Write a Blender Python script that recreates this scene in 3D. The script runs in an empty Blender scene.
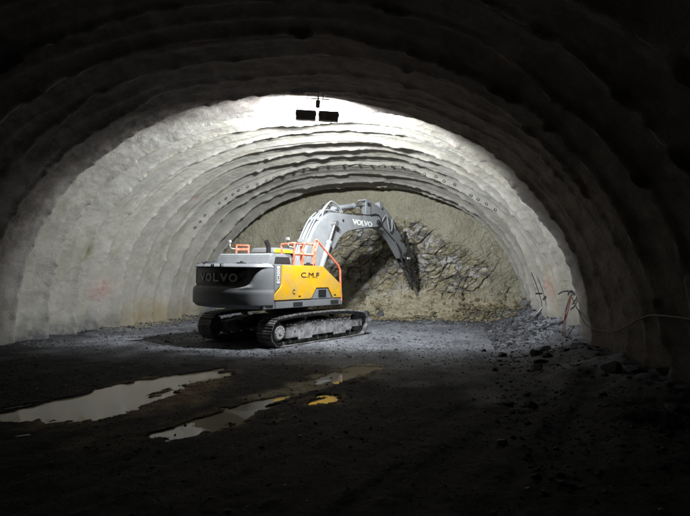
import bpy, bmesh, math, random
import numpy as np
from mathutils import Vector, Matrix
R = math.radians
random.seed(7)
scene = bpy.context.scene
COL = scene.collection

# ------------------------------------------------------------------ noise
def _hash(ix, iy, iz, seed):
    h = (ix.astype(np.int64) * 374761393 + iy.astype(np.int64) * 668265263 + iz.astype(np.int64) * 2147483647 + seed * 974634777) & 0xFFFFFFFF
    h = ((h ^ (h >> 13)) * 1274126177) & 0xFFFFFFFF
    h = (h ^ (h >> 16)) & 0xFFFFFFFF
    return h.astype(np.float64) / 4294967295.0
def vnoise(x, y, z=None, seed=0):
    x = np.asarray(x, float); y = np.asarray(y, float)
    z = np.zeros_like(x) if z is None else np.asarray(z, float)
    x0 = np.floor(x); y0 = np.floor(y); z0 = np.floor(z)
    fx, fy, fz = x - x0, y - y0, z - z0
    fx = fx * fx * fx * (fx * (fx * 6 - 15) + 10); fy = fy * fy * fy * (fy * (fy * 6 - 15) + 10); fz = fz * fz * fz * (fz * (fz * 6 - 15) + 10)
    out = 0
    for a in (0, 1):
        for b in (0, 1):
            for c in (0, 1):
                w = (fx if a else 1 - fx) * (fy if b else 1 - fy) * (fz if c else 1 - fz)
                out = out + w * _hash(x0 + a, y0 + b, z0 + c, seed)
    return out * 2 - 1
def fbm(x, y, z=None, oct=4, seed=0, gain=0.5):
    s = 0; a = 1.0; t = 0; f = 1.0
    for o in range(oct):
        s = s + a * vnoise(np.asarray(x) * f, np.asarray(y) * f, None if z is None else np.asarray(z) * f, seed + o * 17)
        t += a; a *= gain; f *= 2.03
    return s / t
def sstep(a, b, x):
    t = np.clip((x - a) / (b - a), 0, 1)
    return t * t * (3 - 2 * t)
def voronoi_facets(u, v, seeds, tilt):
    """nearest cell of random seeds: returns a tilted facet offset and the gap to the second nearest"""
    n = len(u); off = np.empty(n); gap = np.empty(n); idx = np.empty(n, int)
    for i in range(0, n, 20000):
        du = u[i:i+20000, None] - seeds[None, :, 0]; dv = v[i:i+20000, None] - seeds[None, :, 1]
        d = du * du + dv * dv
        k = np.argpartition(d, 1, axis=1)[:, :2]
        r = np.arange(len(k))
        d2 = np.sqrt(d[r[:, None], k]); o = np.argsort(d2, axis=1)
        a = k[r, o[:, 0]]
        off[i:i+20000] = tilt[a, 0] + tilt[a, 1] * du[r, a] + tilt[a, 2] * dv[r, a]
        gap[i:i+20000] = np.abs(d2[r, o[:, 1]] - d2[r, o[:, 0]]); idx[i:i+20000] = a
    return off, gap, idx

# ------------------------------------------------------------------ helpers
def link(name, me, mat, parent=None):
    o = bpy.data.objects.new(name, me); COL.objects.link(o)
    if mat: me.materials.append(mat)
    if parent: o.parent = parent
    return o
def np_mesh(name, verts, faces, mat, parent=None, smooth=True, attrs=None):
    verts = np.asarray(verts, np.float32); faces = np.asarray(faces, np.int32)
    k = faces.shape[1]
    me = bpy.data.meshes.new(name)
    me.vertices.add(len(verts)); me.vertices.foreach_set('co', verts.ravel())
    me.loops.add(faces.size); me.loops.foreach_set('vertex_index', faces.ravel())
    me.polygons.add(len(faces)); me.polygons.foreach_set('loop_start', np.arange(len(faces), dtype=np.int32) * k)
    me.polygons.foreach_set('use_smooth', np.full(len(faces), smooth))
    if attrs:
        for an, av in attrs.items():
            a = me.attributes.new(an, 'FLOAT', 'POINT'); a.data.foreach_set('value', np.asarray(av, np.float32).ravel())
    me.update(calc_edges=True); me.validate()
    return link(name, me, mat, parent)
def grid_faces(nr, nc):
    i = np.arange(nr - 1)[:, None] * nc + np.arange(nc - 1)[None, :]
    i = i.ravel()
    return np.stack([i, i + 1, i + nc + 1, i + nc], 1)
def tag(o, label=None, cat=None, group=None, kind=None):
    if label: o['label'] = label
    if cat: o['category'] = cat
    if group: o['group'] = group
    if kind: o['kind'] = kind
    return o
def empty(name, loc, rot=(0, 0, 0)):
    o = bpy.data.objects.new(name, None); COL.objects.link(o)
    o.location = loc; o.rotation_euler = rot; o.empty_display_size = .3
    return o

class B:
    """collects shapes in one bmesh"""
    def __init__(s): s.bm = bmesh.new()
    def poly_prism(s, pts, y0, y1, bev=0.0, plane='xz'):
        n = len(pts); bm = s.bm
        def P(p, t): return (p[0], t, p[1]) if plane == 'xz' else ((p[0], p[1], t) if plane == 'xy' else (t, p[0], p[1]))
        a = [bm.verts.new(P(p, y0)) for p in pts]; b = [bm.verts.new(P(p, y1)) for p in pts]
        fs = [bm.faces.new(a), bm.faces.new(b[::-1])]
        for i in range(n): fs.append(bm.faces.new((a[i], b[i], b[(i+1) % n], a[(i+1) % n])))
        bmesh.ops.recalc_face_normals(bm, faces=fs)
        if bev:
            es = list({e for f in fs for e in f.edges if len(e.link_faces) == 2 and e.calc_face_angle(0) > .35})
            bmesh.ops.bevel(bm, geom=es, offset=bev, segments=2, affect='EDGES', clamp_overlap=True)
        return s
    def box(s, x0, x1, y0, y1, z0, z1, bev=0.0):
        return s.poly_prism([(x0, z0), (x1, z0), (x1, z1), (x0, z1)], y0, y1, bev)
    def cyl(s, p0, p1, r0, r1=None, seg=20, cap=True, bev=0.0):
        r1 = r0 if r1 is None else r1
        p0 = Vector(p0); p1 = Vector(p1); d = p1 - p0
        m = Matrix.Translation((p0 + p1) / 2) @ d.to_track_quat('Z', 'Y').to_matrix().to_4x4()
        bmesh.ops.create_cone(s.bm, cap_ends=cap, cap_tris=False, segments=seg, radius1=r0, radius2=r1, depth=d.length, matrix=m)
        return s
    def tube(s, pts, r, seg=8, sub=1):
        P = [Vector(p) for p in pts]
        if sub > 1: P = smooth_path(P, sub)
        n = len(P); rings = []; up = None
        for i in range(n):
            t = (P[min(i+1, n-1)] - P[max(i-1, 0)]).normalized()
            if up is None:
                up = t.orthogonal().normalized()
            up = (up - t * up.dot(t)).normalized(); si = t.cross(up)
            rings.append([s.bm.verts.new(P[i] + r * (math.cos(a) * up + math.sin(a) * si)) for a in [2 * math.pi * k / seg for k in range(seg)]])
        for i in range(n - 1):
            for k in range(seg):
                s.bm.faces.new((rings[i][k], rings[i][(k+1) % seg], rings[i+1][(k+1) % seg], rings[i+1][k]))
        s.bm.faces.new(rings[0][::-1]); s.bm.faces.new(rings[-1])
        return s
    def build(s, name, mat, parent=None, smooth=35):
        me = bpy.data.meshes.new(name)
        bmesh.ops.recalc_face_normals(s.bm, faces=s.bm.faces)
        s.bm.to_mesh(me); s.bm.free()
        o = link(name, me, mat, parent)
        if smooth:
            me.polygons.foreach_set('use_smooth', [True] * len(me.polygons))
            me.set_sharp_from_angle(angle=R(smooth))
        return o
def smooth_path(P, sub):
    out = []
    n = len(P)
    for i in range(n - 1):
        p0 = P[max(i-1, 0)]; p1 = P[i]; p2 = P[i+1]; p3 = P[min(i+2, n-1)]
        for k in range(sub):
            t = k / sub
            out.append(0.5 * ((2*p1) + (p2-p0)*t + (2*p0-5*p1+4*p2-p3)*t*t + (3*p1-p0-3*p2+p3)*t**3))
    out.append(P[-1])
    return out
def text(name, body, size, width, mat, parent, M, bold=0.0, ext=0.004, slab=False):
    """lettering as a mesh: size = cap height, width = full length; M maps the text's xy plane"""
    cu = bpy.data.curves.new(name, 'FONT'); cu.body = body; cu.size = 1; cu.extrude = ext; cu.offset = bold; cu.resolution_u = 3
    t = bpy.data.objects.new(name, cu); COL.objects.link(t)
    bpy.context.view_layer.update()
    dg = bpy.context.evaluated_depsgraph_get()
    me = bpy.data.meshes.new_from_object(t.evaluated_get(dg)); bpy.data.objects.remove(t)
    co = np.array([v.co[:] for v in me.vertices])
    lo, hi = co.min(0), co.max(0)
    sx = width / (hi[0] - lo[0]); sy = size / (hi[1] - lo[1])
    for v in me.vertices:
        v.co = M @ Vector(((v.co.x - (lo[0]+hi[0])/2) * sx, (v.co.y - (lo[1]+hi[1])/2) * sy, v.co.z))
    me.name = name; me.materials.clear()
    return link(name, me, mat, parent)

# ------------------------------------------------------------------ materials
class NT:
    def __init__(s, name):
        s.m = bpy.data.materials.new(name); s.m.use_nodes = True
        s.t = s.m.node_tree; s.b = s.t.nodes['Principled BSDF']; s.tc = s.n('ShaderNodeTexCoord')
    def n(s, typ, **k):
        x = s.t.nodes.new(typ)
        for a, v in k.items(): setattr(x, a, v)
        return x
    def l(s, a, b): s.t.links.new(a, b)
    def noise(s, scale, detail=6, rough=.6, vec=None, dist=0, out='Fac', mscale=None, rot=None):
        x = s.n('ShaderNodeTexNoise'); x.inputs['Scale'].default_value = scale; x.inputs['Detail'].default_value = detail
        x.inputs['Roughness'].default_value = rough; x.inputs['Distortion'].default_value = dist
        v = vec or s.tc.outputs['Object']
        if mscale or rot:
            mp = s.n('ShaderNodeMapping'); s.l(v, mp.inputs['Vector'])
            if mscale: mp.inputs['Scale'].default_value = mscale
            if rot: mp.inputs['Rotation'].default_value = rot
            v = mp.outputs['Vector']
        s.l(v, x.inputs['Vector']); return x.outputs[out]
    def ramp(s, f, stops, interp='LINEAR'):
        x = s.n('ShaderNodeValToRGB'); e = x.color_ramp; e.interpolation = interp
        while len(e.elements) < len(stops): e.elements.new(.5)
        for el, (p, c) in zip(e.elements, stops):
            el.position = p; el.color = (c, c, c, 1) if isinstance(c, (int, float)) else (*c, 1)
        s.l(f, x.inputs['Fac']); return x.outputs['Color']
    def mix(s, f, a, b, mode='MIX'):
        x = s.n('ShaderNodeMix', data_type='RGBA', blend_type=mode)
        for sock, v in ((x.inputs['Factor'], f), (x.inputs[6], a), (x.inputs[7], b)):
            if isinstance(v, (int, float)): sock.default_value = v if sock.type == 'VALUE' else (v, v, v, 1)
            elif isinstance(v, tuple): sock.default_value = (*v, 1)
            else: s.l(v, sock)
        return x.outputs[2]
    def math(s, op, a, b=0.0):
        x = s.n('ShaderNodeMath', operation=op)
        for sock, v in zip(x.inputs, (a, b)):
            if isinstance(v, (int, float)): sock.default_value = v
            else: s.l(v, sock)
        return x.outputs[0]
    def attr(s, name):
        x = s.n('ShaderNodeAttribute'); x.attribute_name = name; return x.outputs['Fac']
    def bump(s, h, dist, strength=1.0, prev=None):
        x = s.n('ShaderNodeBump'); x.inputs['Distance'].default_value = dist; x.inputs['Strength'].default_value = strength
        s.l(h, x.inputs['Height'])
        if prev: s.l(prev, x.inputs['Normal'])
        return x.outputs['Normal']
    def fin(s, col=None, rough=None, normal=None, metal=None, spec=None):
        for key, v in (('Base Color', col), ('Roughness', rough), ('Metallic', metal), ('Specular IOR Level', spec)):
            if v is None: continue
            if isinstance(v, (int, float)): s.b.inputs[key].default_value = v
            elif isinstance(v, tuple): s.b.inputs[key].default_value = (*v, 1)
            else: s.l(v, s.b.inputs[key])
        if normal: s.l(normal, s.b.inputs['Normal'])
        return s.m

def paint(name, col, rough=.45, dirt=.35, dirtcol=(.17, .165, .15), scale=3.0, metal=0.0, chips=0.0, bump=.002):
    """painted or bare metal with dried slurry splashes"""
    t = NT(name)
    a = t.noise(scale, 8, .65); b = t.noise(scale * 9, 5, .7)
    mask = t.math('MULTIPLY', t.ramp(a, [(.42, 0), (.66, 1)]), t.ramp(b, [(.3, .35), (.62, 1)]))
    mask = t.math('MULTIPLY', mask, dirt * 1.6)
    base = t.mix(t.ramp(t.noise(scale * .6, 4), [(.3, 0), (.7, 1)]), col, tuple(c * .82 for c in col))
    if chips: base = t.mix(t.math('MULTIPLY', t.ramp(t.noise(scale * 14, 3, .5), [(.66, 0), (.7, 1)]), chips), base, (.05, .04, .035))
    c = t.mix(mask, base, dirtcol)
    r = t.mix(mask, rough, .85)
    return t.fin(c, r, t.bump(t.math('ADD', b, mask), bump), metal)

M = {}
M['yellow'] = paint('machine_yellow', (.78, .44, .015), .40, .42, (.36, .30, .17))
M['grey'] = paint('machine_grey', (.21, .225, .245), .42, .35, (.2, .2, .19))
M['lightgrey'] = paint('boom_grey', (.21, .23, .25), .36, .45, (.27, .27, .26))
M['dark'] = paint('machine_dark', (.022, .023, .025), .45, .12, (.09, .085, .08))
M['recess'] = paint('recess_black', (.010, .010, .011), .35, .06, (.05, .05, .05))
M['track'] = paint('track_steel', (.09, .088, .085), .5, .8, (.26, .26, .26), 5, .4)
M['frame'] = paint('slurry_caked_frame', (.24, .24, .25), .6, .95, (.50, .50, .51), 4, 0, 0, .006)
M['disc'] = paint('hub_plate', (.5, .5, .51), .45, .5, (.55, .55, .55), 6)
M['orange'] = paint('handrail_orange', (.80, .13, .06), .45, .5, (.55, .40, .35), 8)
M['steel'] = paint('rod_steel', (.35, .35, .36), .25, .3, (.2, .2, .2), 8, .8)
M['breaker'] = paint('breaker_steel', (.03, .03, .033), .5, .7, (.17, .165, .15), 9, .3)
M['rubber'] = paint('hose_rubber', (.018, .018, .019), .55, .3, (.08, .08, .08), 10)
M['cableskin'] = paint('cable_skin', (.05, .047, .045), .6, .3, (.09, .09, .09), 12)
M['redcable'] = paint('red_cable_skin', (.16, .035, .03), .6, .4, (.10, .09, .085), 12)
M['white'] = paint('white_lettering', (.78, .79, .8), .5, .2, (.3, .3, .3), 12)
M['dimwhite'] = paint('worn_lettering', (.5, .5, .51), .5, .6, (.12, .12, .12), 12)
M['black'] = paint('black_lettering', (.012, .012, .012), .5, .1)
M['redmark'] = paint('dull_red_reflector', (.16, .018, .022), .35, .2)
M['galv'] = paint('lamp_housing', (.7, .7, .72), .5, .2)
t = NT('cab_glass'); t.b.inputs['IOR'].default_value = 1.5
M['glass'] = t.fin((.03, .038, .045), t.ramp(t.noise(6, 4), [(.3, .08), (.7, .3)]), None, 0, .6)
t = NT('lamp_lens'); t.b.inputs['Emission Color'].default_value = (.93, .97, 1, 1); t.b.inputs['Emission Strength'].default_value = 30
M['lens'] = t.fin((.8, .8, .8), .3)
def shotcrete():
    t = NT('sprayed_concrete')
    big = t.noise(.55, 5, .55); mid = t.noise(2.2, 7, .62); fine = t.noise(26, 6, .7)
    grain = t.noise(90, 3, .6)
    c = t.mix(t.ramp(big, [(.32, 0), (.68, 1)]), (.33, .32, .28), (.415, .405, .365))
    c = t.mix(t.ramp(mid, [(.36, .5), (.56, 0)]), c, (.245, .232, .185))
    # long stains running with the ribs
    c = t.mix(t.ramp(t.noise(1.0, 5, .6, mscale=(.35, 2.2, .35), rot=(0, 0, R(12))), [(.45, 0), (.72, .5)]), c, (.27, .28, .29))
    c = t.mix(t.math('MULTIPLY', t.attr('ochre'), t.ramp(t.noise(2.5, 6), [(.3, .3), (.6, 1)])), c, (.30, .25, .14))
    c = t.mix(t.math('MULTIPLY', t.attr('olive'), t.ramp(mid, [(.35, .3), (.6, 1)])), c, (.15, .15, .075))
    c = t.mix(t.math('MULTIPLY', t.attr('wet'), t.ramp(t.noise(3.5, 7), [(.3, .2), (.62, 1)])), c, (.10, .10, .105))
    c = t.mix(t.attr('painted_shade'), c, t.mix(t.ramp(mid, [(.35, 0), (.65, 1)]), (.085, .075, .068), (.185, .168, .156)))  # near lining coloured darker to stand in for shade behind the lamps
    c = t.mix(t.math('MULTIPLY', t.attr('red'), t.ramp(t.noise(9, 5, .7), [(.42, 0), (.56, .55)])), c, (.44, .15, .13))
    c = t.mix(t.ramp(fine, [(.32, .4), (.44, 0)]), c, (.15, .145, .125))
    c = t.mix(t.ramp(grain, [(.56, 0), (.7, .35)]), c, (.46, .455, .43))
    c = t.mix(t.math('MULTIPLY', t.attr('seam'), t.ramp(fine, [(.35, 1), (.62, .25)])), c, (.085, .08, .07))
    n = t.bump(fine, .035, 1.0); n = t.bump(grain, .012, .9, n); n = t.bump(mid, .03, .6, n)
    return t.fin(c, t.ramp(mid, [(.35, .7), (.7, .95)]), n, 0, .12)
M['shotcrete'] = shotcrete()
def rockmat():
    t = NT('excavated_rock')
    base = t.noise(1.1, 7, .6); f = t.noise(9, 8, .72); g = t.noise(45, 5, .65)
    st = t.noise(1.0, 8, .62, mscale=(1.6, 1.6, 4.2), rot=(R(8), R(32), 0), dist=.6)
    conc = t.mix(t.ramp(base, [(.35, 0), (.65, 1)]), (.22, .21, .155), (.29, .278, .215))
    conc = t.mix(t.ramp(f, [(.3, .5), (.5, 0)]), conc, (.15, .138, .09))
    rk = t.ramp(st, [(.32, (.035, .038, .048)), (.42, (.09, .095, .108)), (.46, (.20, .185, .125)), (.54, (.27, .245, .16)), (.60, (.55, .55, .57)), (.68, (.22, .20, .14)), (.8, (.10, .105, .12))])
    rk = t.mix(t.ramp(f, [(.34, .7), (.48, 0)]), rk, (.045, .047, .055))
    cell = t.attr('cell')
    rk = t.mix(t.ramp(cell, [(0, .0), (.45, .0), (.5, .5), (1, .65)], 'LINEAR'), rk, t.ramp(cell, [(.5, (.07, .073, .085)), (.62, (.22, .20, .12)), (.72, (.30, .30, .31)), (.80, (.09, .092, .10)), (.9, (.42, .42, .43))], 'CONSTANT'))
    mk = t.mix(t.ramp(t.noise(3, 7, .62), [(.36, 0), (.62, 1)]), (.22, .195, .125), (.37, .34, .25))
    mk = t.mix(t.ramp(f, [(.32, .7), (.5, 0)]), mk, (.13, .12, .085))
    rk = t.mix(t.ramp(t.noise(1.3, 8, .7, dist=.5), [(.46, 0), (.58, .7)]), rk, t.mix(t.ramp(f, [(.35, 0), (.6, 1)]), (.15, .135, .08), (.33, .295, .19)))
    c = t.mix(t.attr('rock'), conc, rk)
    c = t.mix(t.attr('muck'), c, mk)
    n = t.bump(f, .032, .8); n = t.bump(g, .010, .7, n)
    return t.fin(c, t.ramp(f, [(.3, .55), (.7, .9)]), n, 0, .35)
M['rock'] = rockmat()
def floormat():
    t = NT('wet_muck_floor')
    big = t.noise(.5, 5); mid = t.noise(3.2, 8, .66); f = t.noise(22, 7, .7); g = t.noise(80, 4, .6)
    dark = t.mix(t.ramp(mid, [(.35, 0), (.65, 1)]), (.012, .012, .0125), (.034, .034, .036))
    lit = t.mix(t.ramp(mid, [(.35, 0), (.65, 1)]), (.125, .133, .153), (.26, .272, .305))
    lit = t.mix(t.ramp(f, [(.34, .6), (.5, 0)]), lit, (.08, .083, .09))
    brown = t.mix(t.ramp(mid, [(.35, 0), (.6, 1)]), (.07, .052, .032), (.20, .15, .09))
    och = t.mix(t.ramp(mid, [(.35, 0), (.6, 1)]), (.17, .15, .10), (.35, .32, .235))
    c = t.mix(t.attr('floor_lit'), dark, lit)  # lit and shaded floor tones; the light's reach is painted into the colour
    c = t.mix(t.attr('brown'), c, brown); c = t.mix(t.attr('ochre'), c, och)
    wet = t.math('MULTIPLY', t.ramp(mid, [(.4, 1), (.6, .25)]), t.ramp(f, [(.3, 1), (.6, .5)]))
    r = t.mix(wet, .85, .38)
    n = t.bump(mid, .05, .8); n = t.bump(f, .022, .9, n); n = t.bump(g, .006, .8, n)
    return t.fin(c, t.math('MAXIMUM', r, t.math('SUBTRACT', .8, t.attr('floor_lit'))), n, 0, .10)
M['floor'] = floormat()
def gravelmat(name, a, b, c3):
    t = NT(name)
    i = t.attr('tone')
    c = t.ramp(i, [(0, a), (.55, b), (1, c3)])
    f = t.noise(30, 5, .6)
    c = t.mix(t.ramp(f, [(.35, .5), (.5, 0)]), c, tuple(x * .5 for x in a))
    return t.fin(c, t.ramp(f, [(.3, .45), (.7, .85)]), t.bump(f, .01, .7), 0, .12)
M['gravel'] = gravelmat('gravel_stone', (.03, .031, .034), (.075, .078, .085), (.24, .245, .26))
M['shadegravel'] = gravelmat('shaded_stone', (.010, .010, .011), (.028, .028, .030), (.08, .08, .085))  # shaded copy of the gravel, for stones outside the lamp light
M['ochregravel'] = gravelmat('ochre_rubble', (.10, .09, .06), (.22, .19, .12), (.36, .33, .25))
t = NT('puddle_water')
t.b.inputs['IOR'].default_value = 1.33
rip = t.bump(t.noise(2.2, 2, .4), .012, .25)
t.b.inputs['IOR'].default_value = 1.5
M['water'] = t.fin((.48, .44, .33), t.ramp(t.noise(3, 4), [(.35, .015), (.75, .06)]), rip, 0, .5)

# ------------------------------------------------------------------ tunnel frame
O = np.array([-1.50, 14.8]); AX = np.array([.2054, .9787]); NR = np.array([.9787, -.2054])
def world(s, u): return O[0] + AX[0]*s + NR[0]*u, O[1] + AX[1]*s + NR[1]*u
def to_su(x, y):
    dx = np.asarray(x) - O[0]; dy = np.asarray(y) - O[1]
    return dx*AX[0] + dy*AX[1], dx*NR[0] + dy*NR[1]
ZB = -.35
def section(s, ph, rough=True):
    """lining point for station s and angle ph (0 = right foot, pi = left foot)"""
    s = np.asarray(s, float); ph = np.asarray(ph, float)
    c = np.cos(ph); sn = np.sin(ph); m = 2.3
    up = np.abs(sn) ** (2/m); lat = np.sign(c) * np.abs(c) ** (2/m)
    inw = .14 * sstep(0, 6.2, s) + .20 * sstep(6.1, 6.75, s) + .16 * sstep(6.9, 10.4, s)
    inw = inw - .35 * sstep(10.55, 10.75, s)
    inw = inw - .14 * sstep(-2, -9, s)
    W = 8.25 - .9 * inw; H = (6.93 - ZB) - 1.0 * inw
    if rough:
        wob = .22 * fbm(ph * 2.2, s * .35, oct=3, seed=3) + .06 * fbm(ph * 13, s * 1.1, oct=4, seed=8)
        q = (s + wob) / 1.12; k = np.floor(q); p = q - k
        amp = .075 + .08 * _hash(k, k * 0, k * 0, 5) + .04 * vnoise(ph * 3, k * 3.3, seed=12)
        amp = amp * (2.3 - 1.15 * up ** 3) * (1 + .3 * vnoise(ph * 5, k * 1.7, seed=13))
        saw = np.where(p < .86, (p / .86) ** 1.5, 1 - sstep(.86, .95 + .03 * vnoise(ph * 20, k, seed=4), p))
        # drapes: two softer undulations between ribs
        q2 = (s + wob * .6 + .5 * vnoise(ph * 1.7, s * .2, seed=6)) / .47; p2 = q2 - np.floor(q2)
        d = -amp * saw - .05 * (.25 + .75 * np.clip(vnoise(ph * 2.5, np.floor(q2) * 3.1, seed=7) * 2, 0, 1)) * np.where(p2 < .8, (p2 / .8) ** 2, 1 - sstep(.8, .98, p2)) * (.25 + .75 * up ** 2)
        L = ph * 8.0
        d = d + .04 * fbm(L * .35, s * .35, oct=3, seed=21) + .012 * fbm(L * 1.6, s * 1.9, oct=4, seed=22)
        d = d + .014 * fbm(L * 8, s * 9, oct=3, seed=23, gain=.7)
        # torn, crusty lips along the edge of each rib
        gr = sstep(-.1, .25, fbm(L * 1.3, k * 7.7 + s * .3, oct=4, seed=33)); d = d + .06 * gr * np.exp(-((p - .955 + .02 * vnoise(L * 4, k, seed=34)) / .045) ** 2)
        d = d - .055 * (1 - .6 * up ** 3) * np.exp(-((p - .82) / .07) ** 2) * (.4 + .6 * gr)
        lip = np.exp(-((p - .86) / .07) ** 2)
        d = d - .05 * lip * np.maximum(0, fbm(L * 3.2, s * 2.2, oct=3, seed=31)) * 2
        crust = sstep(-.1, .35, fbm(L * .5, s * .6, oct=2, seed=41)) * sstep(2.6, 1.0, s) * sstep(-3, -1, s)
        d = d - .022 * crust * np.maximum(0, fbm(L * 5.5, s * 6, oct=2, seed=42) + .05)
    else: d = 0
    nx = lat * .9; nz = up
    u = W * lat + d * lat; z = ZB + H * up + d * up
    return u, z
ss = np.concatenate([np.arange(-26, -8, .16), np.arange(-8, -2.5, .07), np.arange(-2.5, 12.4, .036)])
# even spacing along the arc
pp = np.linspace(0, math.pi, 2001); uu, zz = section(np.zeros(2001), pp, False)
arc = np.concatenate([[0], np.cumsum(np.hypot(np.diff(uu), np.diff(zz)))]); NP = 560
ph = np.interp(np.linspace(0, arc[-1], NP), arc, pp)
S, P = np.meshgrid(ss, ph, indexing='ij'); S = S.ravel(); P = P.ravel()
U, Z = section(S, P)
X, Y = world(S, U)
wob_ = .22 * fbm(P * 2.2, S * .35, oct=3, seed=3) + .06 * fbm(P * 13, S * 1.1, oct=4, seed=8)
q_ = (S + wob_) / 1.12; k_ = np.floor(q_); p_ = q_ - k_; L_ = P * 8.0
seam = sstep(-.3, .1, fbm(L_ * 1.3, k_ * 7.7 + S * .3, oct=4, seed=33)) * np.exp(-((p_ - .95 + .02 * vnoise(L_ * 4, k_, seed=34)) / .045) ** 2)
def blob(s0, z0, rs, rz, side):
    side_ok = (U * side > 0)
    return np.exp(-(((S - s0) / rs) ** 2 + ((Z - z0) / rz) ** 2) ** 1.5) * side_ok
red = blob(2.3, 1.55, .55, .40, -1) + blob(5.2, 1.7, .32, .45, 1) + .8 * blob(4.8, 5.2, .25, .12, -1) + .7 * blob(1.6, 6.0, .2, .1, 1)
olive = blob(1.1, 2.9, .35, .38, -1) + .5 * blob(2.6, 1.5, .5, .8, 1)
ochre = np.clip(sstep(1.2, .1, Z + .5 * fbm(S * .8, Z, oct=3, seed=51)) * sstep(2.5, 4.5, S) * (U < 0) + .9 * sstep(6.9, 7.3, S) * 0 + blob(4.2, 1.2, .3, 1.2, 1) * .7 + sstep(10.3, 10.8, S), 0, 1)
wet = sstep(.95, .05, Z + .35 * fbm(S * 1.6, Z, oct=3, seed=52)) * (1 - ochre * .8)
tun = np_mesh('tunnel_lining', np.stack([X, Y, Z], 1), grid_faces(len(ss), NP), M['shotcrete'], attrs=dict(seam=seam, painted_shade=sstep(.35, -.55, S - np.where(U > 0, .12, .19) * U + .35 * fbm(P * 3, S, oct=3, seed=53)), red=red, olive=olive, ochre=ochre, wet=wet))  # edge of the painted shade follows where the lamp light ends
tag(tun, 'sprayed grey concrete lining of the tunnel with wavy ribs', kind='structure')

# ------------------------------------------------------------------ rock face closing the heading
fu = np.arange(-8.5, 8.5, .036); fz = np.arange(-.5, 7.0, .036)
FU, FZ = np.meshgrid(fu, fz, indexing='ij'); FU = FU.ravel(); FZ = FZ.ravel()
rng = np.random.RandomState(4)
wu = FU + .25 * fbm(FU * 1.2, FZ * 1.2, oct=3, seed=61); wz = FZ + .25 * fbm(FU * 1.2, FZ * 1.2, oct=3, seed=62)
ca, sa = math.cos(R(-33)), math.sin(R(-33))
ru = (wu * ca - wz * sa) * .95; rz = (wu * sa + wz * ca) * 1.7
seeds = rng.uniform([-13, -13], [13, 15], (1500, 2)); tl = np.stack([rng.uniform(-.16, .16, 1500), rng.uniform(-.30, .30, 1500), rng.uniform(-.30, .2, 1500)], 1)
off1, gap1, id1 = voronoi_facets(ru, rz, seeds, tl)
seeds2 = rng.uniform([-13, -13], [13, 15], (9000, 2))
msk = rng.permutation(9000)
def fac2():
    out = np.zeros(len(ru)); idd = np.zeros(len(ru), int); gp = np.zeros(len(ru))
    cell = {}
    for i, p in enumerate(seeds2): cell.setdefault((int(math.floor(p[0])), int(math.floor(p[1]))), []).append(i)
    key = np.floor(ru).astype(int) * 1000 + np.floor(rz).astype(int)
    for k in np.unique(key):
        w = np.where(key == k)[0]; a = int(math.floor(ru[w[0]])); b = int(math.floor(rz[w[0]]))
        c = sum((cell.get((a+i, b+j), []) for i in (-1, 0, 1) for j in (-1, 0, 1)), [])
        if len(c) < 2: continue
        t2 = np.stack([rng2[c, 0] * .055, rng2[c, 1] * .5, rng2[c, 2] * .5], 1)
        o, g, ii = voronoi_facets(ru[w], rz[w], seeds2[c], t2)
        out[w] = o; gp[w] = g; idd[w] = np.array(c)[ii]
    return out, gp, idd
rng2 = rng.uniform(-1, 1, (9000, 3))
off2, gap2, id2 = fac2()
nz1 = fbm(FU * .7, FZ * .9, oct=4, seed=71)
e = ((FU - 1.6) / 4.9) ** 2 + ((FZ - 2.9 + .30 * (FU - 2)) / 2.1) ** 2
rockm = sstep(1.15, .7, e + .55 * nz1)
rockm = np.maximum(rockm, .8 * sstep(.0, .3, fbm(FU * .9, FZ * .9, oct=3, seed=75) + .1) * sstep(3.1, 2.2, FZ) * sstep(3, -1, FU))
muckm = sstep(1.35, .75, FZ + .6 * fbm(FU * .9, FZ * .7, oct=3, seed=72) - .35 * np.exp(-((FU - 2.4) / 1.6) ** 2)) * (.4 + .6 * sstep(-.5, 1.5, FU))
blk = sstep(4.8, 5.6, FU) * sstep(4.6, 3.6, FZ)                 # blocky ochre flank on the right
rough = np.clip(rockm + .22 * blk, 0, 1) * (1 - .8 * muckm)
crack = sstep(.10, .0, gap1) * .10 + sstep(.035, 0, gap2) * .03
disp = .05 * np.abs(fbm(FU * 3, FZ * 4, oct=4, seed=77)) * rough + .20 * nz1 + (off1 * .6 + off2 * .7 - crack) * rough + (off1 * .05 + off2 * .04) * (1 - rough) + .03 * fbm(FU * 4, FZ * 4, oct=4, seed=73) + .03 * fbm(FU * 15, FZ * 15, oct=2, seed=74)
slope = .85 * sstep(1.9, -.3, FZ) + 1.0 * sstep(.95, -.3, FZ) + .4 * np.exp(-((FU - 2.6) / 1.7) ** 2) * sstep(1.6, .0, FZ)
bulge = .35 * (1 - sstep(1.5, 6.5, FZ))
fs = 11.15 - disp - slope - bulge - .15 * np.exp(-((FU - 2) / 3) ** 2)
FX, FY = world(fs, FU)
cellv = (id1 * 7919 % 97) / 97.0
cell2 = (id2 * 104729 % 89) / 89.0
cellv = np.where(cell2 > .55, cell2, cellv * .8)
face = np_mesh('rock_face', np.stack([FX, FY, FZ], 1), grid_faces(len(fu), len(fz)), M['rock'], smooth=False, attrs=dict(rock=np.clip(rockm, 0, 1), muck=muckm, cell=cellv * (rockm > .35)))
tag(face, 'fractured grey and ochre rock at the end of the tunnel', kind='structure')

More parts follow.
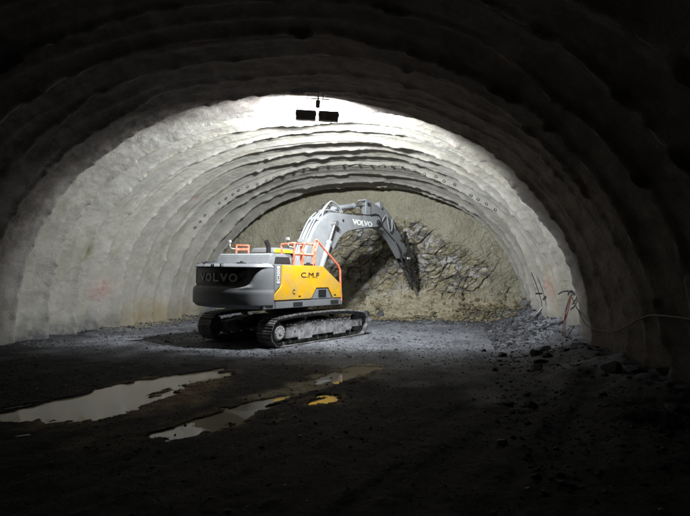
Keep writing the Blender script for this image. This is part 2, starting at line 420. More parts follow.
# ------------------------------------------------------------------ floor
PUD = [np.array(p) for p in [
    [(-5.2, 7.9), (-4.8, 8.6), (-4.45, 9.4), (-3.9, 10.4), (-3.3, 11.1), (-2.7, 11.5), (-2.6, 11.0), (-2.95, 10.0), (-3.2, 8.9), (-3.55, 7.8), (-4.2, 7.3), (-4.9, 7.4)],
    [(-2.45, 6.85), (-2.1, 7.5), (-1.9, 8.1), (-1.55, 8.7), (-1.3, 8.9), (-1.15, 8.6), (-1.2, 8.2), (-1.3, 7.9), (-1.5, 7.4), (-2.0, 6.9)],
    [(-.45, 8.6), (-.3, 8.85), (-.2, 8.85), (-.3, 8.6)],
    [(-.62, 9.8), (-.15, 10.8), (.3, 11.8), (.62, 11.9), (.4, 11.0), (-.1, 9.95)]]]
def poly_sd(px, py, poly):
    d = np.full(px.shape, 1e9); ins = np.zeros(px.shape, bool); n = len(poly)
    for i in range(n):
        a = poly[i]; b = poly[(i+1) % n]; e = b - a
        wx = px - a[0]; wy = py - a[1]
        t = np.clip((wx*e[0] + wy*e[1]) / (e @ e), 0, 1)
        d = np.minimum(d, np.hypot(wx - e[0]*t, wy - e[1]*t))
        c = ((a[1] > py) != (b[1] > py)) & (px < (b[0]-a[0]) * (py-a[1]) / (b[1]-a[1] + 1e-12) + a[0])
        ins ^= c
    return np.where(ins, -d, d)
WATER = -.018
MC = np.array([-1.91, 17.47]); TH = R(36); MF = np.array([math.sin(TH), math.cos(TH)]); ML = np.array([-math.cos(TH), math.sin(TH)])
def floor_z(x, y):
    x = np.asarray(x, float); y = np.asarray(y, float)
    s, u = to_su(x, y)
    h = .035 * fbm(x * .5, y * .5, oct=3, seed=81) + .022 * fbm(x * 2.6, y * 2.6, oct=4, seed=82)
    # ruts running towards the machine
    a = x * .84 - y * .54; b = x * .54 + y * .84
    h = h + .055 * fbm(a * 2.4, b * .35, oct=3, seed=83) * sstep(15, 11, y)
    rg = np.abs(fbm(x * 6.5, y * 6.5, oct=3, seed=84)); h = h + .014 * rg
    sd = np.min([poly_sd(x, y, p) for p in PUD], axis=0)
    sd = sd - .10 + .05 + .46 * fbm(a * 4.2, b * 1.0, oct=3, seed=85) + .30 * fbm(a * 9, b * 4, oct=4, seed=86, gain=.65)
    h = h * (.35 + .65 * sstep(.1, 1.2, sd)) + .006 * sstep(-.1, .35, sd)
    h = np.where(sd < .25, h * sstep(-.05, .25, sd) + (WATER + np.clip(sd * .7, -.06, .03)) * (1 - sstep(-.05, .25, sd)), h)
    # debris along the wall feet
    n = fbm(x * .9, y * .9, oct=4, seed=87)
    dl = u + 8.1; dr = 8.1 - u
    h = h + (.14 + .15 * n) * sstep(1.1, .1, dl) + (.38 + .35 * n) * sstep(1.5, .1, dr) * sstep(3, 8, s + 4)
    h = h + (.30 + .3 * n) * sstep(2.6, .4, dr)
    # muck towards the face
    h = h + (.12 + .14 * n) * sstep(5.5, 9, s) + (.35 + .3 * n) * sstep(8.3, 10.3, s)
    # machine stands level on packed ground
    mx = (x - MC[0]) * MF[0] + (y - MC[1]) * MF[1]; my = (x - MC[0]) * ML[0] + (y - MC[1]) * ML[1]
    q = np.maximum(np.abs(mx) - 2.6, np.abs(my) - 1.9)
    w = sstep(.9, .0, q); h = h * (1 - w) + (.01 + .25 * (h - .01)) * w
    # far behind the camera nothing changes
    return h, sd
def axis(lo, hi, pts):
    out = [lo]
    while out[-1] < hi:
        v = out[-1]
        out.append(v + np.interp(v, *pts))
    return np.array(out)
gx = axis(-14, 12, ([-14, -11.5, -11, 8.5, 9.5, 12], [.3, .12, .042, .042, .2, .4]))
gy = axis(-14, 28, ([-14, 0, 3, 4, 12, 20, 28], [.5, .25, .06, .03, .042, .055, .07]))
GX, GY = np.meshgrid(gx, gy, indexing='ij'); GX = GX.ravel(); GY = GY.ravel()
GZ, SD = floor_z(GX, GY)
s_, u_ = to_su(GX, GY)
nn = fbm(GX * .8, GY * .8, oct=4, seed=91)
floor_lit = np.clip(sstep(-5.2, .4, s_ + 2.6 * nn + .12 * u_) ** 1.6 * (.8 + .6 * nn), 0, 1)  # mask of painted lamp light on the floor, fading towards the foreground
floor_lit = floor_lit * sstep(-8.6, -6.5, u_ + nn) 
browna = sstep(.35, .1, np.hypot((GX + 2.9) * .8 + .1, (GY - 8.9) * .35) / 2.2 + .25 * nn)
browna = np.clip(browna + sstep(.45, .0, np.abs(SD)) * sstep(-.2, .3, nn) * .8, 0, 1) * (1 - floor_lit)
och = sstep(8.2, 9.6, s_ + 1.2 * nn) * sstep(-1, 2, u_ + 3 * nn) * .9
ta = np.clip(((GX + 1.3) * 1.8 + (GY - 8.8) * 3.1) / (1.8**2 + 3.1**2), 0, 1); dstrip = np.hypot(GX - (-1.3 + 1.8 * ta), GY - (8.8 + 3.1 * ta))
och = np.maximum(och, 1.0 * sstep(.50, .15, dstrip + .22 * fbm(GX * 2.5, GY * 2.5, oct=4, seed=95)))
och = np.maximum(och, sstep(-7.0, -7.8, u_ + .5 * nn) * sstep(2, 4, s_) * .8)
ground = np_mesh('ground', np.stack([GX, GY, GZ], 1), grid_faces(len(gx), len(gy)), M['floor'], attrs=dict(floor_lit=floor_lit, brown=browna, ochre=och))
tag(ground, 'dark muddy tunnel floor with wheel ruts', kind='structure')
for p in PUD:
    c = p.mean(0)
    q = c + (p - c) * 1.0
    ex = []
    for a in p:
        d = (a - c); L_ = np.hypot(*d); ex.append(a + d / L_ * .6)
    b = B(); b.bm.faces.new([b.bm.verts.new((a[0], a[1], WATER)) for a in ex])
    o = b.build('puddle', M['water'], None, 0)
    o['kind'] = 'structure'

# ------------------------------------------------------------------ loose stones
ico = bmesh.new(); bmesh.ops.create_icosphere(ico, subdivisions=1, radius=1)
IV = np.array([v.co[:] for v in ico.verts]); IF = np.array([[v.index for v in f.verts] for f in ico.faces]); ico.free()
def stones(name, n, sampler, size, mat, label, seed, zf=floor_z, tone_bias=0):
    r = np.random.RandomState(seed)
    x, y = sampler(r, n)
    z, sd = zf(x, y)
    ok = sd > -.03; x, y, z = x[ok], y[ok], z[ok]; n = len(x)
    sz = size(r, n, x, y)
    V = IV[None] * (1 + r.uniform(-.28, .28, (n, len(IV), 1)))
    sc = np.stack([r.uniform(.7, 1.5, n), r.uniform(.6, 1.1, n), r.uniform(.35, .8, n)], 1)
    V = V * sc[:, None, :] * sz[:, None, None]
    a = r.uniform(0, 6.28, n); tx = r.uniform(-.5, .5, n)
    c, s = np.cos(tx)[:, None], np.sin(tx)[:, None]
    V = np.stack([V[..., 0], V[..., 1]*c - V[..., 2]*s, V[..., 1]*s + V[..., 2]*c], 2)
    c, s = np.cos(a)[:, None], np.sin(a)[:, None]
    V = np.stack([V[..., 0]*c - V[..., 1]*s, V[..., 0]*s + V[..., 1]*c, V[..., 2]], 2)
    V = V + np.stack([x, y, z + sz * .12], 1)[:, None, :]
    F = IF[None] + (np.arange(n) * len(IV))[:, None, None]
    tone = np.repeat(np.clip(r.beta(1.5, 3, n) + tone_bias, 0, 1), len(IV))
    o = np_mesh(name, V.reshape(-1, 3), F.reshape(-1, 3), mat, smooth=False, attrs=dict(tone=tone))
    return tag(o, label, kind='stuff')
def samp_su(s0, s1, u0, u1, dens=None):
    def f(r, n):
        s = r.uniform(s0, s1, n * 3); u = r.uniform(u0, u1, n * 3)
        x, y = world(s, u)
        d = fbm(x * .7, y * .7, oct=3, seed=101)
        keep = r.uniform(-.9, .6, n * 3) < d
        return x[keep][:n], y[keep][:n]
    return f
sz = lambda lo, k: (lambda r, n, x, y: lo * (1 + r.pareto(3.2, n)).clip(1, k))
stones('gravel', 14000, samp_su(-11, -1, -7.6, 7.6), sz(.007, 4), M['shadegravel'], 'loose dark gravel strewn over the unlit foreground floor', 1)
stones('gravel', 20000, samp_su(-1.5, 10, -7.8, 7.8), sz(.011, 6), M['gravel'], 'grey gravel on the lamp-lit floor around the excavator', 2, tone_bias=.1)
stones('gravel', 900, samp_su(-11, 0, -7.4, 7.4), sz(.011, 4), M['gravel'], 'scattered paler chips of stone on the dark foreground floor', 12, tone_bias=.3)
stones('rubble', 3600, samp_su(1, 10.3, 5.6, 7.9), sz(.020, 5.5), M['gravel'], 'broken grey stone heaped along the foot of the right wall', 3, tone_bias=.0)
stones('rubble', 500, samp_su(-9, 1, 5.2, 7.9), sz(.022, 5), M['shadegravel'], 'dark rubble lying along the unlit right wall', 4)
stones('rubble', 900, samp_su(-2, 9.5, -8.1, -7.2), sz(.018, 5), M['gravel'], 'low line of debris along the foot of the left wall', 5)
def face_z(x, y):
    s, u = to_su(x, y)
    return floor_z(x, y)[0] + .05, np.ones(len(x))
stones('rubble', 3200, samp_su(8.2, 10.2, -5, 7.6), sz(.035, 6), M['ochregravel'], 'ochre and grey spoil piled below the rock face', 6, face_z)
stones('rubble', 2600, samp_su(7.4, 9.8, -5.5, 7.6), sz(.024, 7), M['gravel'], 'mixed grey muck spread in front of the rock face', 15, lambda x, y: (floor_z(x, y)[0], np.ones(len(x))), tone_bias=.1)
# stones resting on the spoil slope at the foot of the face
def spoil():
    r = np.random.RandomState(9); n = 2600
    i = r.randint(0, len(FX), n * 6); i = i[(FZ[i] > .25) & (FZ[i] < 1.35) & (r.uniform(0, 1.5, len(i)) > FZ[i])][:n]
    n = len(i); s_ = .03 * (1 + r.pareto(3, n)).clip(1, 6)
    V = IV[None] * (1 + r.uniform(-.3, .3, (n, len(IV), 1))) * s_[:, None, None] * r.uniform(.6, 1.3, (n, 1, 3))
    V = V + np.stack([FX[i], FY[i], FZ[i]], 1)[:, None, :]
    F = IF[None] + (np.arange(n) * len(IV))[:, None, None]
    o = np_mesh('spoil', V.reshape(-1, 3), F.reshape(-1, 3), M['ochregravel'], smooth=False, attrs=dict(tone=np.repeat(r.beta(1.6, 2, n), len(IV))))
    tag(o, 'lumps of broken rock lying on the slope under the breaker', kind='stuff')
spoil()

def boulder(x, y, r0, sx, sy, sz_, seed, label, mat='gravel'):
    bm = bmesh.new(); bmesh.ops.create_icosphere(bm, subdivisions=4, radius=1)
    co = np.array([v.co[:] for v in bm.verts]); rr = np.random.RandomState(seed)
    for _ in range(13):                                   # cleave planes
        d = rr.normal(size=3); d /= np.linalg.norm(d); t = rr.uniform(.5, .85)
        k = co @ d; co = co - np.maximum(0, k - t)[:, None] * d[None]
    co = co * (1 + .05 * fbm(co[:, 0]*3+seed, co[:, 1]*3, co[:, 2]*3, seed=seed))[:, None]
    co = co * np.array([sx, sy, sz_]) * r0
    for v, c in zip(bm.verts, co): v.co = c
    me = bpy.data.meshes.new('rock'); bm.to_mesh(me); bm.free()
    a = me.attributes.new('tone', 'FLOAT', 'POINT'); a.data.foreach_set('value', np.full(len(co), rr.uniform(.5, .95), np.float32))
    o = link('rock', me, M[mat]); me.polygons.foreach_set('use_smooth', [True] * len(me.polygons)); me.set_sharp_from_angle(angle=R(22))
    z = float(floor_z(np.array([x]), np.array([y]))[0][0])
    o.location = (x, y, z + r0 * sz_ * .35); o.rotation_euler = (rr.uniform(-.3, .3), rr.uniform(-.3, .3), rr.uniform(0, 6))
    tag(o, label, 'rock', 'loose rocks on the tunnel floor')
BOULD = [
 (4.75, 9.35, .20, 1.2, .9, .7, 'biggest angular rock on the dark floor at the lower right'),
 (5.55, 9.0, .15, 1.3, .8, .6, 'flat rock against the dark right wall at the frame edge'),
 (3.95, 10.9, .16, 1, 1, .8, 'rounded rock in the shadow in front of the right rubble'),
 (4.3, 11.6, .15, 1.3, .9, .6, 'long low rock in the dark below the hanging cable'),
 (3.2, 11.2, .10, 1, .8, .7, 'small isolated rock left of the shadowed rounded rock'),
 (4.6, 12.6, .18, 1.1, .9, .7, 'blocky rock half lit at the edge of the lamp light'),
 (5.1, 13.3, .15, 1.2, 1, .6, 'flat topped rock at the foot of the wall below the cable hook'),
 (1.95, 6.5, .065, 1.3, 1, .8, 'single pale stone alone in the bare dark foreground'),
 (2.5, 6.25, .045, 1, 1, .7, 'tiny pebble like rock right of the pale foreground stone'),
 (7.1, 19.6, .18, 1.2, .9, .8, 'largest light rock on the lit heap by the right wall'),
 (6.5, 20.6, .15, 1.0, 1.1, .8, 'dark blue grey rock at the back of the right heap'),
 (7.5, 21.7, .2, 1.1, .9, .9, 'upright rock wedged where the right wall meets the face'),
 (-5.9, 6.3, .08, 1.3, .9, .6, 'lone stone on the black floor at the lower left'),
 (-6.6, 16.6, .16, 1.9, .6, .45, 'dark slab leaning on the mud by the left wall'),
 (-5.4, 18.9, .15, 1.6, .7, .5, 'dark lump on the ochre mud left of the counterweight'),
 (.9, 23.2, .30, .6, .8, 1.1, 'pale upright slab of rock just beyond the front of the track'),
 (1.6, 23.6, .27, .6, .8, 1.1, 'grey upright slab beside the palest one beyond the track'),
 (2.6, 23.7, .26, 1.2, .8, .8, 'broken block of rock below the breaker tip'),
]
for i, bb in enumerate(BOULD): boulder(bb[0], bb[1], bb[2], bb[3], bb[4], bb[5], 200 + i, bb[6], 'shadegravel' if i < 9 and i != 7 else 'gravel')  # rocks in the unlit zone get the shaded gravel copy

# ------------------------------------------------------------------ excavator
EX = empty('excavator', (MC[0], MC[1], .0), (R(-.0), 0, math.pi/2 - TH))
EX.rotation_euler = (R(1.0), 0, math.pi/2 - TH)
EX.rotation_mode = 'ZYX' if False else 'XYZ'
tag(EX, 'yellow and grey crawler excavator with a rock breaker working at the face', 'excavator')
LAT = -.18   # lateral centre of the boom

# --- running gear
def track_path(n):
    """closed side profile of the belt centreline, (x,z)"""
    pts = []
    r = .40; zc = .47
    for a in np.linspace(-90, -270, 24): pts.append((-2.02 + r*math.cos(R(a)), zc + r*math.sin(R(a))))
    for x, z in [(-1.6, .90), (-1.2, .925), (-.6, .94), (0, .945), (.6, .94), (1.1, .925), (1.6, .885)]: pts.append((x, z))
    for a in np.linspace(90, -90, 24): pts.append((2.02 + r*.96*math.cos(R(a)), zc - .015 + r*.96*math.sin(R(a))))
    pts.append((0, .07))
    p = np.array(pts); p = np.vstack([p, p[:1]])
    d = np.concatenate([[0], np.cumsum(np.hypot(*np.diff(p, axis=0).T))])
    q = np.linspace(0, d[-1], n, endpoint=False)
    return np.stack([np.interp(q, d, p[:, 0]), np.interp(q, d, p[:, 1])], 1), d[-1]
def track(side):
    y0, y1 = (-1.6, -1.0) if side < 0 else (1.0, 1.6)
    yo = -1 if side < 0 else 1
    b = B(); N = 48; p, Lp = track_path(N); pitch = Lp / N
    for i in range(N):
        a = p[i]; c = p[(i+1) % N]; m = (a + c) / 2; d = (c - a) / np.hypot(*(c - a)); n = np.array([d[1], -d[0]])
        cen = np.array([0, .47]);
        if (m - cen) @ n < 0 and abs(m[0]) < 5: n = n if (m[1] - .47) * n[1] > 0 or (abs(m[0]) > 2.02 and (m[0]) * n[0] > 0) else -n
        def Q(t, h): return tuple(m + d * t * pitch + n * h)
        # pad plate with three grousers
        prof = [Q(-.49, 0), Q(.49, 0), Q(.49, .022), Q(.44, .05), Q(.38, .05), Q(.33, .022), Q(.06, .022), Q(.03, .045), Q(-.03, .045), Q(-.06, .022), Q(-.36, .022), Q(-.40, .045), Q(-.45, .045), Q(-.49, .022)]
        b.poly_prism(prof, y0 + .004 * (i % 3), y1 - .004 * (i % 2))
        # chain link behind the pad
        lk = [Q(-.46, -.10), Q(.46, -.10), Q(.46, -.002), Q(-.46, -.002)]
        b.poly_prism(lk, (y0+y1)/2 - .11, (y0+y1)/2 - .06); b.poly_prism(lk, (y0+y1)/2 + .06, (y0+y1)/2 + .11)
    tr = b.build('track', M['track'], EX, 30)
    yc = (y0 + y1) / 2
    # side frame: long box girder with a sloping, slurry caked top
    b = B()
    b.poly_prism([(-1.72, .26), (1.55, .26), (1.62, .40), (1.62, .60), (1.2, .69), (-.9, .69), (-1.72, .58)], yc - .20, yc + .20, .02)
    b.box(1.62, 2.2, yc - .19, yc - .13, .36, .60, .01).box(1.62, 2.2, yc + .13, yc + .19, .36, .60, .01)
    for x in (-1.35, -1.05, 1.0): b.cyl((x, yc + yo*.2, .50), (x, yc + yo*.215, .50), .035, seg=12)
    b.box(-1.2, -.55, yc + yo*.2 - .012, yc + yo*.2 + .012, .2, .27, .004).box(.55, 1.2, yc + yo*.2 - .012, yc + yo*.2 + .012, .2, .27, .004)
    fr = b.build('track_frame', M['frame'], tr)
    # dried slurry lying on the girder in lumps
    r = np.random.RandomState(11); b = B()
    for k in range(46):
        x = -1.55 + 3.0 * k / 45 + r.uniform(-.03, .03); h = .70 - .07 * max(0, -x - .9)
        m = Matrix.Translation((x, yc + yo * r.uniform(.08, .18), h - .03)) @ Matrix.Diagonal((r.uniform(.05, .1), .05, r.uniform(.03, .075), 1))
        bmesh.ops.create_icosphere(b.bm, subdivisions=2, radius=1, matrix=m)
    b.build('caked_mud', M['frame'], tr)
    # sprocket and drive cover at the rear, idler in front
    b = B()
    for k in range(21):
        a = 2*math.pi*k/21
        m = np.array([-2.02, .47]); q = [(m[0] + rr*math.cos(a+da), m[1] + rr*math.sin(a+da)) for rr, da in ((.27, -.12), (.345, -.05), (.345, .05), (.27, .12))]
        b.poly_prism(q, yc - .03, yc + .03)
    b.cyl((-2.02, yc - .05, .47), (-2.02, yc + .05, .47), .29, seg=32)
    b.cyl((-2.02, yc, .47), (-2.02, yc + yo*.17, .47), .25, seg=32)
    sp = b.build('sprocket', M['track'], tr)
    b = B(); b.cyl((-2.02, yc + yo*.17, .47), (-2.02, yc + yo*.235, .47), .215, .195, 32); b.cyl((-2.02, yc + yo*.235, .47), (-2.02, yc + yo*.25, .47), .06, seg=16)
    for k in range(12):
        a = 2*math.pi*k/12; b.cyl((-2.02 + .165*math.cos(a), yc + yo*.235, .47 + .165*math.sin(a)), (-2.02 + .165*math.cos(a), yc + yo*.25, .47 + .165*math.sin(a)), .016, seg=8)
    b.build('drive_cover', M['disc'], tr)
    b = B(); b.cyl((2.02, yc - .07, .455), (2.02, yc + .07, .455), .29, seg=32); b.cyl((2.02, yc - .11, .455), (2.02, yc + .11, .455), .24, seg=32); b.cyl((2.02, yc - .2, .455), (2.02, yc + .2, .455), .07, seg=16)
    b.build('idler', M['track'], tr)
    for k in range(8):
        x = -1.5 + 3.0*k/7; b = B(); b.cyl((x, yc - .14, .165), (x, yc + .14, .165), .085, seg=16); b.cyl((x, yc - .17, .165), (x, yc + .17, .165), .05, seg=12)
        b.build('track_roller', M['track'], tr)
    for x in (-.75, .75):
        b = B(); b.cyl((x, yc - .1, .80), (x, yc + .1, .80), .06, seg=14); b.build('carrier_roller', M['track'], tr)
track(-1); track(1)
b = B()
b.poly_prism([(-.95, .42), (.95, .42), (.8, .80), (-.8, .80)], -.8, .8, .03)
for sx in (-1, 1):
    for sy in (-1, 1):
        b.bm.verts.ensure_lookup_table()
        b.poly_prism([(sx*.35, .45), (sx*1.25, .40), (sx*1.25, .62), (sx*.45, .78)] if sx > 0 else [(sx*.45, .78), (sx*1.25, .62), (sx*1.25, .40), (sx*.35, .45)], sy*.55, sy*1.12)
b.build('undercarriage', M['dark'], EX)
b = B(); b.cyl((0, 0, .80), (0, 0, 1.06), .68, seg=48); b.cyl((0, 0, .86), (0, 0, .95), .74, seg=48); b.cyl((0, 0, 1.02), (0, 0, 1.14), .72, seg=48)
b.build('slewing_ring', M['dark'], EX)

# --- upper structure deck
b = B()
b.poly_prism([(-2.66, -1.47), (1.03, -1.49), (1.05, -.62), (1.35, -.5), (1.35, .2), (1.7, .45), (1.7, 1.45), (-2.66, 1.47)], 1.14, 1.37, .02, 'xy')
b.box(-2.2, .9, -1.505, -1.47, 1.155, 1.35, .008)
b.build('deck', M['grey'], EX)
for x in (-1.45, .35):
    b = B(); b.box(x, x + .42, -1.512, -1.504, 1.19, 1.31, .003); b.build('deck_hatch', M['dark'], EX)

# --- counterweight
def cw():
    RR = 3.2
    # outline from the right front corner round the tail to the left front corner
    pts = []
    for f in np.linspace(-2.27, -2.38, 4): pts.append((f, -1.49))
    arc0 = math.asin(1.12 / RR)
    c0 = (-RR*math.cos(arc0), -RR*math.sin(arc0))
    P0, P1, P2 = np.array([-2.38, -1.49]), np.array([-2.86, -1.50]), np.array(c0)
    for t in np.linspace(0, 1, 15)[1:-1]: pts.append(tuple((1-t)**2*P0 + 2*t*(1-t)*P1 + t*t*P2))
    for a in np.linspace(-arc0, arc0, 61): pts.append((-RR*math.cos(a), RR*math.sin(a)))
    rest = [(x + .10 * sstep(-2.3, -2.9, x), -y - .0) for x, y in pts[:4+13]][::-1]
    pts += rest
    p = np.array(pts); n = len(p)
    tn = np.gradient(p, axis=0); tn /= np.hypot(tn[:, 0], tn[:, 1])[:, None]; nr = np.stack([tn[:, 1], -tn[:, 0]], 1)
    if (nr[n//2, 0]) > 0: nr = -nr     # outwards = backwards
    zl = [1.15, 1.17, 1.21, 1.27, 1.34, 1.45, 1.56, 1.62, 1.66, 1.69, 1.71, 1.73, 1.76, 1.80, 1.86, 1.95, 2.05, 2.15, 2.24, 2.29, 2.31, 2.33, 2.36, 2.39, 2.41, 2.42]
    V = []
    for z in zl:
        ins = .16 * (1 - sstep(1.15, 1.30, z)) ** 1.5 + .11 * sstep(2.33, 2.43, z)
        yy = p[:, 1]
        # recessed grille panel between ledge and top lip, tapering to a point on the right
        edge = sstep(-1.42, -1.25, yy - (z - 2.02) * -.35) * sstep(1.44, 1.3, yy)
        ledge = 1.70 + .06 * sstep(-.7, -1.3, yy)
        rec = sstep(ledge, ledge + .09, z) * (1 - sstep(2.30, 2.325, z)) * edge * .10
        # soft crease of the lower block
        low = .02 * sstep(1.62, 1.70, z) - .02
        q = p - nr * (ins + rec + low)[:, None]
        V += [(a, b_, z) for a, b_ in q]
    nV = len(V)
    V = np.array(V); F = grid_faces(len(zl), n)
    o = np_mesh('counterweight', V, F, M['grey'], EX)
    # closed top, bottom and front
    bm = bmesh.new(); bm.from_mesh(o.data); bm.verts.ensure_lookup_table()
    bm.faces.new([bm.verts[i] for i in range(n)]); bm.faces.new([bm.verts[nV - n + i] for i in range(n)][::-1])
    L0 = [bm.verts[k*n] for k in range(len(zl))]; L1 = [bm.verts[k*n + n-1] for k in range(len(zl))]
    bm.faces.new(L0 + L1[::-1])
    bmesh.ops.recalc_face_normals(bm, faces=bm.faces); bm.to_mesh(o.data); bm.free(); o.data.set_sharp_from_angle(angle=R(28))
    # black grille sheet lying in the recess
    ii = [i for i in range(n) if -1.12 <= p[i, 1] <= 1.22]
    zz_ = [1.83, 1.95, 2.1, 2.2, 2.28]
    V2 = []
    for z in zz_:
        for i in ii:
            y = p[i, 1]; q = p[i] - nr[i] * .070
            V2.append((q[0], q[1], z))
    V2 = np.array(V2).reshape(len(zz_), len(ii), 3)
    # the lower right of the grille rises to a point
    for j, i in enumerate(ii):
        lift = sstep(-.35, -1.12, p[i, 1]) * .40
        zmin = 1.83 + lift
        V2[:, j, 2] = zmin + (V2[:, j, 2] - 1.83) * (2.28 - zmin) / .45
    g = np_mesh('grille', V2.reshape(-1, 3), grid_faces(len(zz_), len(ii)), M['recess'], o, smooth=True)
    # red reflector chevrons
    for (ya, yb, za, zb) in ((-.70, -.98, 1.88, 2.04), (-.82, -1.14, 1.93, 2.10)):
        b = B(); V3 = []
        for t in np.linspace(0, 1, 7):
            y = ya + (yb-ya)*t; a = math.asin(y/RR); rr = RR - .058
            V3 += [(-rr*math.cos(a), rr*math.sin(a), za - .045 + (zb-za)*t), (-rr*math.cos(a), rr*math.sin(a), za + .0 + (zb-za)*t)]
        vs = [b.bm.verts.new(v) for v in V3]
        for k in range(6): b.bm.faces.new((vs[2*k], vs[2*k+2], vs[2*k+3], vs[2*k+1]))
        bmesh.ops.solidify(b.bm, geom=list(b.bm.faces), thickness=.006)
        b.build('reflector', M['redmark'], o)
    # lifting eyes and top plates
    for y in (-.75, .75):
        b = B(); b.box(-2.95, -2.7, y - .07, y + .07, 2.42, 2.455, .01); b.cyl((-2.82, y, 2.44), (-2.82, y, 2.49), .045, seg=14); b.build('lifting_eye', M['dark'], o)
    b = B(); b.box(-2.62, -2.33, -1.35, 1.35, 2.42, 2.437, .006); b.build('walkway_plate', M['galv'], o)
    return o
CW = cw()
def rear_frame(lat, z, off):
    """matrix for lettering on the curved tail, reading left to right from behind"""
    a = math.asin(lat / 3.2); rr = 3.2 + off
    n = Vector((-math.cos(a), math.sin(a), 0)); x = Vector((-math.sin(a), -math.cos(a), 0))
    m = Matrix((x, Vector((0, 0, 1)), n)).transposed().to_4x4(); m.translation = Vector((-rr*math.cos(a), rr*math.sin(a), z)); return m
for i, ch in enumerate('VOLVO'):
    text('lettering', ch, .24, .29 if ch != 'L' else .23, M['white'], CW, rear_frame(.60 - .325*i, 2.02, -.055), .03)
for i, ch in enumerate('C.M.F'):
    if ch == '.': text('lettering', ch, .03, .03, M['dimwhite'], CW, rear_frame(.42 - .19*i, 2.335, -.008), .01)
    else: text('lettering', ch, .10, .15, M['dimwhite'], CW, rear_frame(.42 - .19*i, 2.37, -.008), .01)

# --- right hand body: yellow doors over a dark core
b = B()
b.box(-2.25, -.35, -1.44, 1.40, 1.37, 2.36, .01)
b.poly_prism([(-.35, 1.37), (.98, 1.37), (.86, 1.76), (-.1, 2.34), (-.35, 2.34)], -1.44, -.66)
b.build('engine_bay', M['dark'], EX)
def panel(pts, mat, name, y0=-1.49, y1=-1.44, bev=.012):
    b = B(); b.poly_prism(pts, y0, y1, bev); return b.build(name, M[mat], EX)
panel([(-2.25, 1.385), (-.62, 1.385), (-.60, 1.41), (-.60, 2.40), (-1.94, 2.40), (-1.94, 1.86), (-1.99, 1.76), (-2.19, 1.60), (-2.25, 1.50)], 'yellow', 'engine_door', -1.495, -1.44, .015)
panel([(-.585, 1.42), (-.36, 1.72), (.24, 1.72), (.50, 1.385), (1.02, 1.385), (.93, 1.79), (.935, 1.80), (-.04, 2.40), (-.585, 2.40)], 'yellow', 'side_door', -1.492, -1.44, .015)
panel([(-2.25, 1.55), (-2.20, 1.625), (-2.01, 1.785), (-1.965, 1.875), (-1.965, 2.40), (-2.25, 2.40)], 'grey', 'badge_panel', -1.488, -1.44, .01)
text('lettering', 'EC300E', .12, .50, M['white'], EX.children[-1], Matrix.Translation((-2.09, -1.490, 2.12)) @ Matrix(((0, -1, 0, 0), (0, 0, -1, 0), (1, 0, 0, 0), (0, 0, 0, 1))), .02)
v = panel([(-.62, 1.375), (-.545, 1.42), (-.345, 1.70), (.225, 1.70), (.47, 1.375)], 'grey', 'vent', -1.478, -1.44, .01)
b = B()
for k in range(5): b.box(-.25, .14, -1.492, -1.47, 1.44 + k*.048, 1.465 + k*.048, .004)
b.build('louvre', M['dark'], v)
# top sheet of the right hand body, yellow, and front slope
b = B(); b.poly_prism([(-1.2, -1.485), (-.05, -1.485), (-.05, -.68), (-1.2, -.68)], 2.375, 2.402, .008, 'xy')
b.poly_prism([(-.04, 2.37), (-.04, 2.40), (.93, 1.81), (.91, 1.78)], -1.485, -.68)
b.build('top_cover', M['yellow'], EX)
b = B(); b.box(-.75, -.35, -1.43, -1.2, 2.40, 2.46, .01).cyl((-.55, -1.3, 2.46), (-.55, -1.3, 2.5), .06, seg=14); b.build('filler_cap', M['dark'], EX)
SM = Matrix(((1, 0, 0, 0), (0, 0, -1, 0), (0, 1, 0, 0), (0, 0, 0, 1)))
def side_text(body, f, y, z, h, w, mat, par, bold=.02): return text('lettering', body, h, w, mat, par, Matrix.Translation((f, y, z)) @ SM, bold)
side_text('C.M.F', -.68, -1.497, 2.12, .15, .86, M['black'], EX, .0)
side_text('C', -1.42, -1.497, 1.62, .14, .11, M['black'], EX, .0)
for f in (-1.2, -.15, .55):
    b = B(); b.box(f, f + .09, -1.503, -1.49, 1.47, 1.50, .003); b.build('door_latch', M['dark'], EX)
# left hand body
b = B(); b.box(-2.25, -.45, 1.40, 1.47, 1.38, 2.39, .015); b.build('engine_door', M['yellow'], EX)

# --- engine hood (raised, sloping ends)
b = B()
b.poly_prism([(-2.32, 2.37), (-1.12, 2.37), (-1.30, 2.70), (-1.45, 2.74), (-2.1, 2.74), (-2.22, 2.68)], -1.28, .95, .025)
b.box(-2.3, -.5, .95, 1.36, 2.37, 2.50, .02)
hood = b.build('engine_hood', M['lightgrey'], EX)
b = B()
for k in range(7): b.box(-2.02 + k*.09, -1.97 + k*.09, -.9, .5, 2.738, 2.752)
b.build('louvre', M['dark'], hood)
b = B(); b.poly_prism([(-2.05, 2.45), (-1.35, 2.45), (-1.42, 2.64), (-2.0, 2.64)], -1.292, -1.27, .004); b.build('mesh_screen', M['dark'], hood)
b = B(); b.box(-1.15, -.35, -.6, .35, 2.36, 2.60, .03); b.cyl((-.75, .0, 2.6), (-.75, .0, 2.70), .16, seg=24); b.cyl((-.75, 0, 2.70), (-.75, 0, 2.74), .20, .15, 24); b.build('air_cleaner', M['grey'], EX)
b = B(); b.tube([(-.68, .30, 2.50), (-.68, .30, 2.95), (-.71, .30, 3.08), (-.80, .30, 3.20)], .075, 16, 4); b.build('exhaust_pipe', M['recess'], EX)

